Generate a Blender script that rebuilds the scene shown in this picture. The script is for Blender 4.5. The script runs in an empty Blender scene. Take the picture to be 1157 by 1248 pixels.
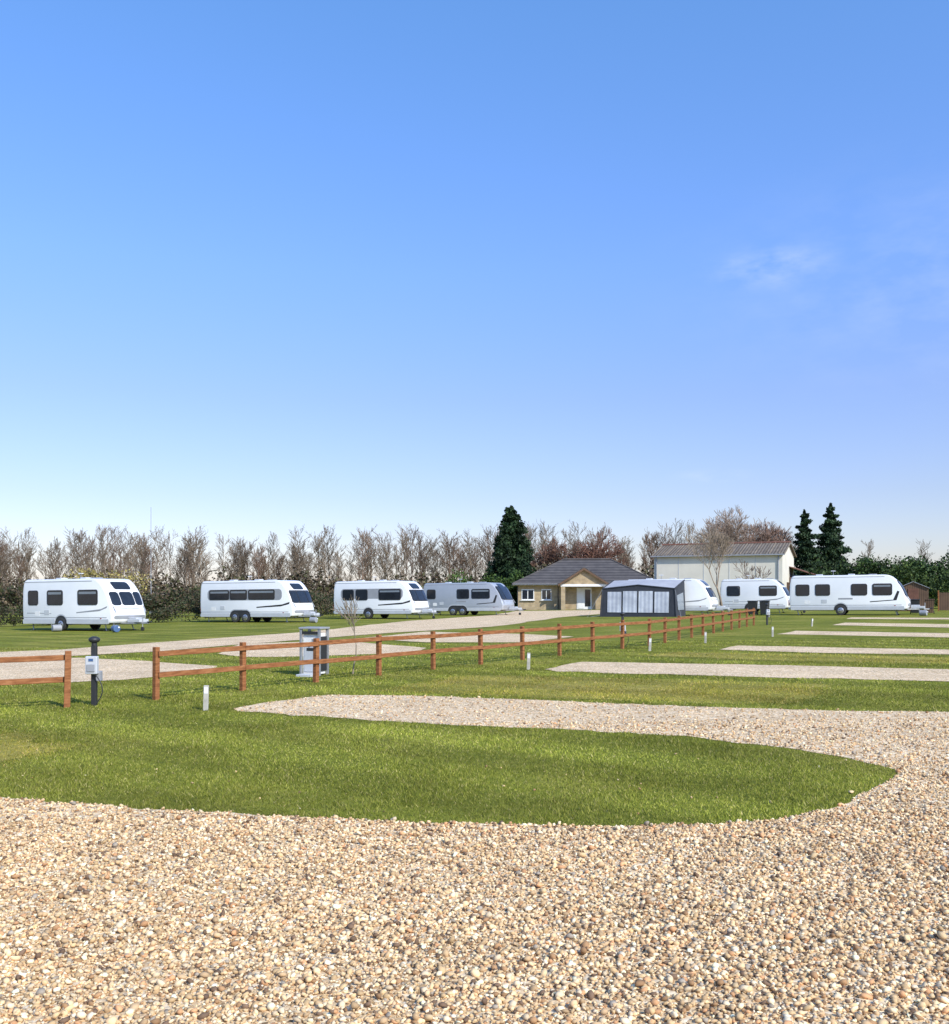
import bpy, math, random
import numpy as np
from mathutils import Vector, Matrix
from mathutils.geometry import tessellate_polygon
import bmesh
random.seed(7)
R=np.random.default_rng(11)
SC=bpy.context.scene
COL=SC.collection
SLOPE=0.0105
def g(x): return SLOPE*x
YAW=math.radians(-26)

# ------------------------------------------------------------------ helpers
def link(o,parent=None):
    COL.objects.link(o)
    if parent is not None: o.parent=parent
    return o
def empty(name,loc,yaw=0.0):
    e=bpy.data.objects.new(name,None); e.location=loc; e.rotation_euler=(0,0,yaw); e.empty_display_size=.3
    return link(e)
def mesh_obj(name,verts,faces,mat,parent=None,smooth=False,bevel=0,segs=2,sharp=35):
    me=bpy.data.meshes.new(name); me.from_pydata([tuple(v) for v in verts],[],[tuple(f) for f in faces]); me.update()
    if mat is not None: me.materials.append(mat)
    if smooth or bevel:
        me.polygons.foreach_set('use_smooth',[True]*len(me.polygons))
        me.set_sharp_from_angle(angle=math.radians(sharp))
    o=bpy.data.objects.new(name,me); link(o,parent)
    if bevel:
        m=o.modifiers.new('bevel','BEVEL'); m.width=bevel; m.segments=segs; m.limit_method='ANGLE'; m.angle_limit=math.radians(40)
        if hasattr(m,'harden_normals'): m.harden_normals=True
    return o
def boxgeo(c,s,yaw=0):
    vs=[];cx,cy,cz=c;sx,sy,sz=[a/2 for a in s]
    for x,y,z in [(-1,-1,-1),(1,-1,-1),(1,1,-1),(-1,1,-1),(-1,-1,1),(1,-1,1),(1,1,1),(-1,1,1)]:
        X,Y=x*sx,y*sy
        vs.append((cx+X*math.cos(yaw)-Y*math.sin(yaw),cy+X*math.sin(yaw)+Y*math.cos(yaw),cz+z*sz))
    return vs,[(0,3,2,1),(4,5,6,7),(0,1,5,4),(1,2,6,5),(2,3,7,6),(3,0,4,7)]
def box(name,c,s,mat,parent=None,bevel=0,yaw=0):
    v,f=boxgeo(c,s,yaw); return mesh_obj(name,v,f,mat,parent,bevel=bevel)
def cylgeo(p0,p1,r0,r1,n=12):
    p0=Vector(p0);p1=Vector(p1);d=(p1-p0).normalized()
    a=d.orthogonal().normalized();b=d.cross(a)
    vs=[];fs=[]
    for p,r in((p0,r0),(p1,r1)):
        for i in range(n):
            t=2*math.pi*i/n; vs.append(tuple(p+a*math.cos(t)*r+b*math.sin(t)*r))
    for i in range(n): fs.append((i,(i+1)%n,n+(i+1)%n,n+i))
    fs.append(tuple(range(n-1,-1,-1)));fs.append(tuple(range(n,2*n)))
    return vs,fs
def cyl(name,p0,p1,r0,r1,mat,parent=None,n=14,bevel=0):
    v,f=cylgeo(p0,p1,r0,r1,n); return mesh_obj(name,v,f,mat,parent,smooth=True,bevel=bevel)
def merge(parts):
    V=[];F=[]
    for v,f in parts:
        o=len(V);V+=list(v);F+=[tuple(i+o for i in q) for q in f]
    return V,F
def np_mesh(name,V,F,mat,colors=None,parent=None,smooth=False):
    V=np.asarray(V,dtype=np.float32);F=np.asarray(F,dtype=np.int32);m,k=F.shape
    me=bpy.data.meshes.new(name)
    me.vertices.add(len(V));me.vertices.foreach_set('co',V.ravel())
    me.loops.add(m*k);me.loops.foreach_set('vertex_index',F.ravel())
    me.polygons.add(m);me.polygons.foreach_set('loop_start',np.arange(0,m*k,k,dtype=np.int32))
    try: me.polygons.foreach_set('loop_total',np.full(m,k,dtype=np.int32))
    except Exception: pass
    if smooth: me.polygons.foreach_set('use_smooth',np.ones(m,dtype=bool))
    me.update(calc_edges=True)
    if colors is not None:
        at=me.color_attributes.new('Col','FLOAT_COLOR','CORNER')
        c=np.ones((m,k,4),dtype=np.float32);c[:,:,:3]=np.asarray(colors)[:,None,:]
        at.data.foreach_set('color',c.ravel())
    if mat: me.materials.append(mat)
    o=bpy.data.objects.new(name,me);return link(o,parent)

# ------------------------------------------------------------------ materials
def newmat(name):
    m=bpy.data.materials.new(name);m.use_nodes=True
    nt=m.node_tree;b=nt.nodes['Principled BSDF'];return m,nt,b
def N(nt,t,**k):
    n=nt.nodes.new(t)
    for a,b in k.items(): setattr(n,a,b)
    return n
def ramp(nt,stops,fac=None,interp='LINEAR'):
    r=N(nt,'ShaderNodeValToRGB');r.color_ramp.interpolation=interp
    e=r.color_ramp.elements
    while len(e)<len(stops): e.new(.5)
    for i,(p,c) in enumerate(stops):
        e[i].position=p;e[i].color=(c[0],c[1],c[2],1)
    if fac is not None: nt.links.new(fac,r.inputs[0])
    return r
def noise(nt,vec,scale,detail=4,rough=.55):
    n=N(nt,'ShaderNodeTexNoise');n.inputs['Scale'].default_value=scale;n.inputs['Detail'].default_value=detail;n.inputs['Roughness'].default_value=rough
    if vec is not None: nt.links.new(vec,n.inputs['Vector'])
    return n
def mat_simple(name,col,rough=.5,metal=0,var=.12,scale=3,bump=0,bscale=40,spec=.5,coat=0):
    m,nt,b=newmat(name);tc=N(nt,'ShaderNodeTexCoord')
    n=noise(nt,tc.outputs['Object'],scale)
    lo=[c*(1-var) for c in col];hi=[min(1,c*(1+var)) for c in col]
    r=ramp(nt,[(.3,lo),(.7,hi)],n.outputs['Fac']);nt.links.new(r.outputs[0],b.inputs['Base Color'])
    b.inputs['Roughness'].default_value=rough;b.inputs['Metallic'].default_value=metal
    b.inputs['Specular IOR Level'].default_value=spec
    if coat:b.inputs['Coat Weight'].default_value=coat
    if bump:
        n2=noise(nt,tc.outputs['Object'],bscale);bp=N(nt,'ShaderNodeBump');bp.inputs['Strength'].default_value=bump;bp.inputs['Distance'].default_value=.02
        nt.links.new(n2.outputs['Fac'],bp.inputs['Height']);nt.links.new(bp.outputs[0],b.inputs['Normal'])
    return m
def mat_attr(name,rough=.7,spec=.2,trans=0,var=.25,scale=1.5):
    m,nt,b=newmat(name);a=N(nt,'ShaderNodeVertexColor',layer_name='Col')
    tc=N(nt,'ShaderNodeTexCoord');n=noise(nt,tc.outputs['Object'],scale,2)
    mr=N(nt,'ShaderNodeMapRange');mr.inputs[1].default_value=.3;mr.inputs[2].default_value=.7;mr.inputs[3].default_value=1-var;mr.inputs[4].default_value=1+var
    nt.links.new(n.outputs['Fac'],mr.inputs[0])
    v=N(nt,'ShaderNodeVectorMath',operation='SCALE');nt.links.new(a.outputs['Color'],v.inputs[0]);nt.links.new(mr.outputs[0],v.inputs['Scale'])
    nt.links.new(v.outputs[0],b.inputs['Base Color'])
    b.inputs['Roughness'].default_value=rough;b.inputs['Specular IOR Level'].default_value=spec
    if trans:
        t=N(nt,'ShaderNodeBsdfTranslucent');nt.links.new(v.outputs[0],t.inputs[0])
        mx=N(nt,'ShaderNodeMixShader');mx.inputs[0].default_value=trans
        nt.links.new(b.outputs[0],mx.inputs[1]);nt.links.new(t.outputs[0],mx.inputs[2])
        nt.links.new(mx.outputs[0],nt.nodes['Material Output'].inputs['Surface'])
    return m
def mat_grass(name,c1,c2,c3):
    m,nt,b=newmat(name);tc=N(nt,'ShaderNodeTexCoord');v=tc.outputs['Object']
    a=noise(nt,v,.35,5);f=noise(nt,v,9,6,.7);ff=noise(nt,v,70,4,.7)
    r1=ramp(nt,[(.3,c1),(.5,c2),(.68,c3)],a.outputs['Fac'])
    r2=ramp(nt,[(.3,(.5,.55,.4)),(.5,(.95,.95,.9)),(.72,(1.4,1.3,1.2))],f.outputs['Fac'])
    r3=ramp(nt,[(.3,(.6,.6,.55)),(.7,(1.4,1.35,1.25))],ff.outputs['Fac'])
    m1=N(nt,'ShaderNodeVectorMath',operation='MULTIPLY');nt.links.new(r1.outputs[0],m1.inputs[0]);nt.links.new(r2.outputs[0],m1.inputs[1])
    m2=N(nt,'ShaderNodeVectorMath',operation='MULTIPLY');nt.links.new(m1.outputs[0],m2.inputs[0]);nt.links.new(r3.outputs[0],m2.inputs[1])
    # mowing stripes
    dt=N(nt,'ShaderNodeVectorMath',operation='DOT_PRODUCT');nt.links.new(v,dt.inputs[0]);dt.inputs[1].default_value=(2.36,3.14,0)
    sn=N(nt,'ShaderNodeMath',operation='SINE');nt.links.new(dt.outputs['Value'],sn.inputs[0])
    ms=N(nt,'ShaderNodeMapRange');ms.inputs[1].default_value=-.4;ms.inputs[2].default_value=.4;ms.inputs[3].default_value=.92;ms.inputs[4].default_value=1.12;nt.links.new(sn.outputs[0],ms.inputs[0])
    m3=N(nt,'ShaderNodeVectorMath',operation='SCALE');nt.links.new(m2.outputs[0],m3.inputs[0]);nt.links.new(ms.outputs[0],m3.inputs['Scale'])
    nt.links.new(m3.outputs[0],b.inputs['Base Color']);b.inputs['Roughness'].default_value=.9;b.inputs['Specular IOR Level'].default_value=.1
    ad=N(nt,'ShaderNodeMath',operation='ADD');nt.links.new(f.outputs['Fac'],ad.inputs[0]);nt.links.new(ff.outputs['Fac'],ad.inputs[1])
    bp=N(nt,'ShaderNodeBump');bp.inputs['Strength'].default_value=.55;bp.inputs['Distance'].default_value=.04
    nt.links.new(ad.outputs[0],bp.inputs['Height']);nt.links.new(bp.outputs[0],b.inputs['Normal'])
    return m
def mat_gravel():
    m,nt,b=newmat('gravel');tc=N(nt,'ShaderNodeTexCoord');v=tc.outputs['Object']
    vo=N(nt,'ShaderNodeTexVoronoi');vo.inputs['Scale'].default_value=44;nt.links.new(v,vo.inputs['Vector'])
    sp=N(nt,'ShaderNodeSeparateColor');nt.links.new(vo.outputs['Color'],sp.inputs[0])
    r=ramp(nt,[(0,(.22,.14,.07)),(.15,(.52,.37,.21)),(.4,(.77,.59,.37)),(.6,(.61,.46,.28)),(.8,(.84,.69,.47)),(1,(.88,.79,.62))],sp.outputs[0])
    n=noise(nt,v,.8,4);n2=noise(nt,v,14,5,.7)
    r2=ramp(nt,[(.3,(.84,.82,.80)),(.7,(1.12,1.1,1.08))],n.outputs['Fac']);r3=ramp(nt,[(.3,(.66,.64,.62)),(.7,(1.25,1.22,1.18))],n2.outputs['Fac'])
    m1=N(nt,'ShaderNodeVectorMath',operation='MULTIPLY');nt.links.new(r.outputs[0],m1.inputs[0]);nt.links.new(r2.outputs[0],m1.inputs[1])
    m2=N(nt,'ShaderNodeVectorMath',operation='MULTIPLY');nt.links.new(m1.outputs[0],m2.inputs[0]);nt.links.new(r3.outputs[0],m2.inputs[1])
    nt.links.new(m2.outputs[0],b.inputs['Base Color']);b.inputs['Roughness'].default_value=.85;b.inputs['Specular IOR Level'].default_value=.2
    inv=N(nt,'ShaderNodeMath',operation='SUBTRACT');inv.inputs[0].default_value=1;nt.links.new(vo.outputs['Distance'],inv.inputs[1])
    bp=N(nt,'ShaderNodeBump');bp.inputs['Strength'].default_value=.4;bp.inputs['Distance'].default_value=.012
    nt.links.new(inv.outputs[0],bp.inputs['Height']);nt.links.new(bp.outputs[0],b.inputs['Normal'])
    return m
def mat_wood():
    m,nt,b=newmat('stained_timber');tc=N(nt,'ShaderNodeTexCoord')
    mp=N(nt,'ShaderNodeMapping');mp.inputs['Scale'].default_value=(1,1,6);nt.links.new(tc.outputs['Object'],mp.inputs[0])
    n=noise(nt,mp.outputs[0],5,6,.65)
    r=ramp(nt,[(.25,(.12,.045,.016)),(.5,(.27,.105,.038)),(.75,(.40,.19,.08))],n.outputs['Fac'])
    nt.links.new(r.outputs[0],b.inputs['Base Color']);b.inputs['Roughness'].default_value=.75;b.inputs['Specular IOR Level'].default_value=.25
    bp=N(nt,'ShaderNodeBump');bp.inputs['Strength'].default_value=.4;bp.inputs['Distance'].default_value=.01
    nt.links.new(n.outputs['Fac'],bp.inputs['Height']);nt.links.new(bp.outputs[0],b.inputs['Normal']);return m
def mat_brick(name,c1,c2,mortar,scale=4,w=.45,h=.22):
    m,nt,b=newmat(name);tc=N(nt,'ShaderNodeTexCoord')
    mp=N(nt,'ShaderNodeMapping');mp.inputs['Rotation'].default_value=(math.radians(90),0,0);nt.links.new(tc.outputs['Object'],mp.inputs[0])
    br=N(nt,'ShaderNodeTexBrick');br.inputs['Color1'].default_value=(*c1,1);br.inputs['Color2'].default_value=(*c2,1);br.inputs['Mortar'].default_value=(*mortar,1)
    br.inputs['Scale'].default_value=1;br.inputs['Brick Width'].default_value=w;br.inputs['Row Height'].default_value=h;br.inputs['Mortar Size'].default_value=.012
    nt.links.new(mp.outputs[0],br.inputs['Vector'])
    n=noise(nt,tc.outputs['Object'],2,5);r=ramp(nt,[(.3,(.75,.75,.75)),(.7,(1.15,1.15,1.15))],n.outputs['Fac'])
    mm=N(nt,'ShaderNodeVectorMath',operation='MULTIPLY');nt.links.new(br.outputs['Color'],mm.inputs[0]);nt.links.new(r.outputs[0],mm.inputs[1])
    nt.links.new(mm.outputs[0],b.inputs['Base Color']);b.inputs['Roughness'].default_value=.9
    return m
def mat_stripe(name,c1,c2,scale,axis='X'):
    m,nt,b=newmat(name);tc=N(nt,'ShaderNodeTexCoord')
    w=N(nt,'ShaderNodeTexWave',bands_direction=axis);w.inputs['Scale'].default_value=scale;w.inputs['Distortion'].default_value=.3
    nt.links.new(tc.outputs['Object'],w.inputs['Vector'])
    n=noise(nt,tc.outputs['Object'],1.2,5)
    r=ramp(nt,[(.2,c1),(.8,c2)],w.outputs['Fac']);r2=ramp(nt,[(.3,(.7,.7,.7)),(.7,(1.2,1.2,1.15))],n.outputs['Fac'])
    mm=N(nt,'ShaderNodeVectorMath',operation='MULTIPLY');nt.links.new(r.outputs[0],mm.inputs[0]);nt.links.new(r2.outputs[0],mm.inputs[1])
    nt.links.new(mm.outputs[0],b.inputs['Base Color']);b.inputs['Roughness'].default_value=.8
    return m
M={}
M['grass']=mat_grass('grass_ground',(.125,.145,.019),(.18,.198,.030),(.265,.25,.058))
M['grass2']=mat_grass('worn_grass',(.20,.205,.04),(.27,.25,.06),(.34,.29,.09))
M['gravel']=mat_gravel();M['wood']=mat_wood()
M['stone']=mat_attr('gravel_stones',.75,.25,var=.12,scale=2)
M['blade']=mat_attr('grass_blades',.6,.2,trans=.3,var=.28,scale=.6)
M['leaf']=mat_attr('foliage',.65,.2,var=.25,scale=.5)
M['bark']=mat_attr('bark',.9,.1,var=.25,scale=.3)
M['white']=mat_simple('caravan_white',(.82,.83,.83),.28,var=.03,scale=1.2,coat=.3)
M['silver']=mat_simple('caravan_silver',(.40,.43,.47),.3,metal=.15,var=.04,scale=1.2,coat=.3)
M['grey']=mat_simple('grey_trim',(.30,.31,.33),.45,var=.08)
M['skirt']=mat_simple('skirt',(.50,.52,.54),.45,var=.06)
M['glass']=mat_simple('tinted_glass',(.018,.022,.028),.06,var=.2,spec=.6)
M['frost']=mat_simple('pale_blind',(.20,.23,.26),.25,var=.1,spec=.5)
M['black']=mat_simple('black_plastic',(.025,.026,.028),.5,var=.15)
M['tyre']=mat_simple('tyre',(.03,.03,.03),.85,var=.2)
M['alloy']=mat_simple('alloy',(.45,.46,.48),.35,metal=.8,var=.05)
M['red']=mat_simple('red_lens',(.35,.02,.015),.2,var=.05)
M['blue']=mat_simple('blue_decal',(.06,.12,.25),.4,var=.05)
M['galv']=mat_simple('galvanised',(.35,.36,.37),.5,metal=.5,var=.15,scale=8)
M['canvas']=mat_simple('awning_canvas_dark',(.045,.05,.062),.85,var=.15,scale=2,bump=.15,bscale=3,spec=.2)
M['canvasl']=mat_simple('awning_canvas_light',(.36,.37,.40),.85,var=.08,scale=2,bump=.2,bscale=3,spec=.2)
M['curtain']=mat_stripe('awning_window',(.44,.47,.56),(.58,.61,.68),1.1)
M['brick']=mat_brick('bungalow_stone',(.36,.27,.16),(.44,.34,.20),(.36,.30,.22))
M['tile']=mat_stripe('roof_tiles',(.05,.045,.045),(.095,.085,.082),1.1,'Z')
M['render']=mat_simple('cream_render',(.68,.64,.54),.9,var=.07,scale=.6)
M['corr']=mat_stripe('corrugated_roof',(.10,.08,.06),(.22,.18,.14),1.0,'X')
M['wpaint']=mat_simple('white_paint',(.75,.75,.73),.5,var=.05)
M['dwood']=mat_stripe('dark_boards',(.09,.05,.03),(.17,.10,.06),2.5)
M['rust']=mat_simple('rust_sheet',(.16,.07,.045),.8,var=.25)
M['stakew']=mat_simple('stake_wood',(.42,.40,.34),.8,var=.2,scale=10)
M['darkbark']=mat_simple('dark_bark',(.06,.045,.035),.9,var=.3)

# ------------------------------------------------------------------ ground & gravel
SZ=900
def sheet(name,poly,off,mat):
    tris=tessellate_polygon([[Vector((p[0],p[1],0)) for p in poly]])
    vs=[(p[0],p[1],g(p[0])+off) for p in poly]
    fs=[]
    for t in tris:
        a,b,c=[Vector((*poly[i],0)) for i in t]
        fs.append(t if (b-a).cross(c-a).z>0 else (t[0],t[2],t[1]))
    return mesh_obj(name,vs,fs,mat)
def rough(poly,step=.25,amp=.05,seed=1):
    rr=np.random.default_rng(seed);out=[];n=len(poly)
    for i in range(n):
        a=np.array(poly[i],float);b=np.array(poly[(i+1)%n],float);L=np.linalg.norm(b-a)
        far=min(a[1],b[1]);st=step*max(1,far/12)
        if L>30: out.append(tuple(a));continue
        k=max(1,int(L/st));d=(b-a)/max(L,1e-6);nn=np.array([-d[1],d[0]])
        for j in range(k):
            t=j/k;w=0 if j==0 else rr.normal(0,amp)*min(1,max(.6,far/12))
            out.append(tuple(a+(b-a)*t+nn*w))
    return out
ground=sheet('grass_field',[(-SZ,-60),(SZ,-60),(SZ,SZ),(-SZ,SZ)],0,M['grass'])
edge_low=[(-14,11.6),(-8,9.4),(-5.5,8.4),(-3.89,7.8),(-2.73,7.38),(-1.7,7.09),(-.46,6.78),(.69,6.62),(1.54,6.62),(2.17,6.76),(2.62,7.05),(3.18,7.67),(3.70,8.30),(3.80,8.60),(3.62,9.17),(3.24,9.84),(2.49,10.62),(1.18,11.3),(-.82,12.11),(-3.36,13.52),(-3.5,13.8)]
strip_up=[(-3.24,14.53),(-2.41,15.64),(-1.04,15.38),(.77,14.61),(2.61,13.68),(4.69,12.92),(6.29,12.6),(7.3,12.5)]
road_r=[(8.6,14.6),(9.9,16.3),(9.9,16.35),(11.6,18.6),(13.6,21.6),(14.2,23.0),(15.6,24.8),(18,28.5),(22,34),(24,37),(34,50)]
G0=[*edge_low,*strip_up,*road_r,(40,46),(30,20),(24,-8),(-24,-8),(-24,14)]
G0r=rough(G0,.16,.035,3)
sheet('gravel_drive',G0r,.004,M['gravel'])
strips=[
 [(1.52,20.44),(2.55,22.54),(5.89,21.26),(9.65,19.36),(12.4,18.3),(11.0,15.9),(8.36,16.77),(5.04,18.18),(1.73,19.77)],
 [(6.9,26.8),(7.96,28.7),(12.8,25.7),(15.3,24.2),(14.4,22.5),(11.85,23.8),(8.96,24.9)],
 [(11.5,36.2),(13.2,39.1),(17.65,35.4),(21.5,33.2),(20.0,30.6),(16.1,32.3)],
 [(17.0,45.2),(18.9,48.5),(22.3,44.7),(28,42),(26,39),(20.3,40.8)],
 [(21.5,55),(23,58),(30,53),(29,50)]]
sl=[]
for i,s in enumerate(strips):
    q=rough(s,.3,.05,20+i);sl.append(q)
    o=sheet('gravel_pitch',q,.008,M['gravel'])
far=[
 [(-13.6,26.2),(-10.77,26.11),(-8.4,24.46),(-6.07,22.45),(-5.81,20.52),(-6.98,18.88),(-7.93,18.46),(-9.28,18.5),(-16,19.5),(-20,26)],
 [(-7.39,27.35),(-8.2,32.98),(-4.73,34.58),(-1.47,29.18),(-1.81,26.78),(-4.41,25.77),(-6.17,25.71)],
 [(-4.35,36.45),(-2.13,42.33),(2.05,38.63),(3.76,35.94),(1.7,32.04),(-1.65,32.74)]]
for i,s in enumerate(far):
    sheet('gravel_pitch',rough(s,.4,.06,40+i),.008,M['gravel'])
road=[(-30,14),(-20,20.5),(-11.45,26.9),(-9.55,28.9),(-6.78,35),(-4.37,40),(.87,48),(2.79,54),(5.66,65),(9.5,74),(16,80),(18,92),(14,93),(4,92),(1.4,74.5),(-4.3,60.3),(-7.6,43.8),(-11.5,34.8),(-13.2,30.4),(-21,24.5),(-32,18)]
sheet('gravel_road',rough(road,.5,.08,50),.012,M['gravel'])
worn=[[(-1.75,16.2),(-.2,19.0),(1.6,18.5),(4.6,17.4),(6.1,16.5),(5.3,14.7),(4.6,13.7),(2.2,14.4)],
      [(-7.4,10.6),(-5.6,11.6),(-4.4,10.2),(-4.9,8.9),(-6.4,9.2)],
      [(4.4,24.6),(5.4,26.0),(9.5,24.2),(12.4,22.0),(11.2,20.4),(7,22.4)]]
for i,s in enumerate(worn): sheet('worn_grass',rough(s,.3,.12,60+i),.004,M['grass2'])

def inpoly(x,y,poly):
    c=np.zeros(len(x),bool);n=len(poly);j=n-1
    for i in range(n):
        xi,yi=poly[i];xj,yj=poly[j]
        k=((yi>y)!=(yj>y))&(x<(xj-xi)*(y-yi)/(yj-yi+1e-12)+xi)
        c^=k;j=i
    return c
def wedge(n,y0,y1,fac=.53,mar=.7):
    y=y0+(y1-y0)*R.random(int(n));hw=fac*y+mar;hm=fac*y1+mar
    x=(R.random(int(n))*2-1)*hm;k=np.abs(x)<hw
    return x[k],y[k]
# --- gravel stones
ph=(1+5**.5)/2
IV=np.array([(-1,ph,0),(1,ph,0),(-1,-ph,0),(1,-ph,0),(0,-1,ph),(0,1,ph),(0,-1,-ph),(0,1,-ph),(ph,0,-1),(ph,0,1),(-ph,0,-1),(-ph,0,1)])/math.hypot(1,ph)
IF=np.array([(0,11,5),(0,5,1),(0,1,7),(0,7,10),(0,10,11),(1,5,9),(5,11,4),(11,10,2),(10,7,6),(7,1,8),(3,9,4),(3,4,2),(3,2,6),(3,6,8),(3,8,9),(4,9,5),(2,4,11),(6,2,10),(8,6,7),(9,8,1)])
xs=[];ys=[]
for y0,y1,dens in [(2.9,5,3900),(5,7,2900),(7,9,1500),(9,12,650),(12,16,220)]:
    A=(y1-y0)*2*(.53*y1+.7)
    x,y=wedge(A*dens,y0,y1);xs.append(x);ys.append(y)
x=np.concatenate(xs);y=np.concatenate(ys)
k=inpoly(x,y,G0r);stray=(R.random(len(x))<.0015)&(y<9.5);k|=stray
x=x[k];y=y[k];n=len(x)
s=np.clip(R.lognormal(math.log(.0074),.40,n),.003,.019)
sc=np.stack([s*R.uniform(.9,1.5,n),s*R.uniform(.8,1.1,n),s*R.uniform(.5,.85,n)],1)
V=IV[None]*(1+R.normal(0,.20,(n,12,1)))*sc[:,None,:]
a=R.random(n)*6.283;t=R.normal(0,.45,n)
ca,sa=np.cos(a),np.sin(a);ct,st=np.cos(t),np.sin(t)
X=V[:,:,0];Yv=V[:,:,1];Z=V[:,:,2]
X2=X*ct[:,None]+Z*st[:,None];Z2=-X*st[:,None]+Z*ct[:,None]
X3=X2*ca[:,None]-Yv*sa[:,None];Y3=X2*sa[:,None]+Yv*ca[:,None]
zc=SLOPE*x+.004+sc[:,2]*R.uniform(.1,1.5,n)
V=np.stack([X3+x[:,None],Y3+y[:,None],Z2+zc[:,None]],2).reshape(-1,3)
F=(IF[None]+np.arange(n)[:,None,None]*12).reshape(-1,3)
pal=np.array([(.56,.43,.27),(.68,.55,.37),(.46,.35,.23),(.78,.68,.52),(.34,.22,.13),(.60,.46,.31),(.17,.12,.09),(.70,.61,.48),(.82,.77,.67),(.56,.34,.20),(.34,.32,.30)])
pi=R.choice(len(pal),n,p=[.16,.17,.11,.12,.07,.11,.07,.07,.04,.05,.03])
c=pal[pi]*R.uniform(.72,1.25,(n,1))*np.array([1.06,.94,.76])
np_mesh('gravel_stones',V,F,M['stone'],np.repeat(np.clip(c,0,.88),20,0))
# --- grass blades
xs=[];ys=[]
for y0,y1,dens in [(6.4,9,4200),(9,12,2600),(12,16,1400),(16,22,600),(22,32,200)]:
    A=(y1-y0)*2*(.53*y1+.7)
    xx,yy=wedge(A*dens,y0,y1);xs.append(xx);ys.append(yy)
x=np.concatenate(xs);y=np.concatenate(ys)
k=~inpoly(x,y,G0r)
for q in sl+far+[road]: k&=~inpoly(x,y,q)
x=x[k];y=y[k];n=len(x)
w=.0030*np.clip(y/7,1,3.5)*R.uniform(.7,1.4,n);h=R.uniform(.010,.030,n)*(.75+.5*np.sin(x*1.9+np.sin(y*1.3))**2)*np.clip(y/14,1,1.2)
a=R.random(n)*6.283;lx=R.normal(0,.6,n)*h;ly=R.normal(0,.6,n)*h
z=SLOPE*x
dx=np.cos(a)*w;dy=np.sin(a)*w
V=np.stack([np.stack([x-dx,y-dy,z],1),np.stack([x+dx,y+dy,z],1),np.stack([x+lx,y+ly,z+h],1)],1).reshape(-1,3)
F=np.arange(3*n).reshape(-1,3)
pal=np.array([(.205,.228,.028),(.26,.275,.042),(.34,.325,.065),(.13,.16,.022),(.46,.39,.15)])
patch=.5+.5*np.sin(x*.7+1.3*np.sin(y*.5))*np.cos(y*.9)
pi=R.choice(5,n,p=[.30,.31,.20,.12,.07])
c=1.1*pal[pi]*(.82+.36*patch[:,None])*(1.02+.11*np.clip(2.5*np.sin(2.36*x+3.14*y),-1,1))[:,None]*R.uniform(.75,1.25,(n,1))
wm=np.zeros(n,bool)
for q in worn: wm|=inpoly(x+R.normal(0,.15,n),y+R.normal(0,.2,n),q)
c[wm]*=np.array([1.35,1.12,1.15])
np_mesh('grass_blades',V,F,M['blade'],c)

# ------------------------------------------------------------------ foliage and trees
def leafcloud(P,size,cols):
    n=len(P);u=R.normal(size=(n,3));u/=np.linalg.norm(u,axis=1)[:,None]
    v=np.cross(u,R.normal(size=(n,3)));v/=np.linalg.norm(v,axis=1)[:,None]
    s=(size*R.uniform(.5,1.4,n))[:,None]
    V=np.stack([P-u*s,P+v*s*.7,P+u*s,P-v*s*.7],1).reshape(-1,3)
    return V,np.arange(4*n).reshape(-1,4),cols
def clumps(cent,rad,n,size,pal,bright=.35,shell=.55):
    k=len(cent);i=R.integers(0,k,n);d=R.normal(size=(n,3));d/=np.linalg.norm(d,axis=1)[:,None]
    r=(shell+(1-shell)*R.random(n))[:,None]
    P=cent[i]+d*r*rad[i]
    c=np.array(pal)[R.integers(0,len(pal),n)]*R.uniform(1-bright,1+bright,(k,1))[i]*R.uniform(.75,1.25,(n,1))
    return leafcloud(P,size,c)
def segs_mesh(S,n=3):
    S=np.array(S,float);p0=S[:,0:3];p1=S[:,3:6];r0=S[:,6];r1=S[:,7];m=len(S)
    d=p1-p0;d/=np.linalg.norm(d,axis=1)[:,None]+1e-9
    ref=np.where(np.abs(d[:,2:3])>.9,np.array([[1,0,0]]),np.array([[0,0,1]]));a=np.cross(d,ref);a/=np.linalg.norm(a,axis=1)[:,None];b=np.cross(d,a)
    V=[]
    for p,r in((p0,r0),(p1,r1)):
        for i in range(n):
            t=2*math.pi*i/n;V.append(p+(a*math.cos(t)+b*math.sin(t))*r[:,None])
    V=np.stack(V,1).reshape(-1,3)
    f=np.array([(i,(i+1)%n,n+(i+1)%n,n+i) for i in range(n)])
    F=(f[None]+np.arange(m)[:,None,None]*2*n).reshape(-1,4)
    return V,F
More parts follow.
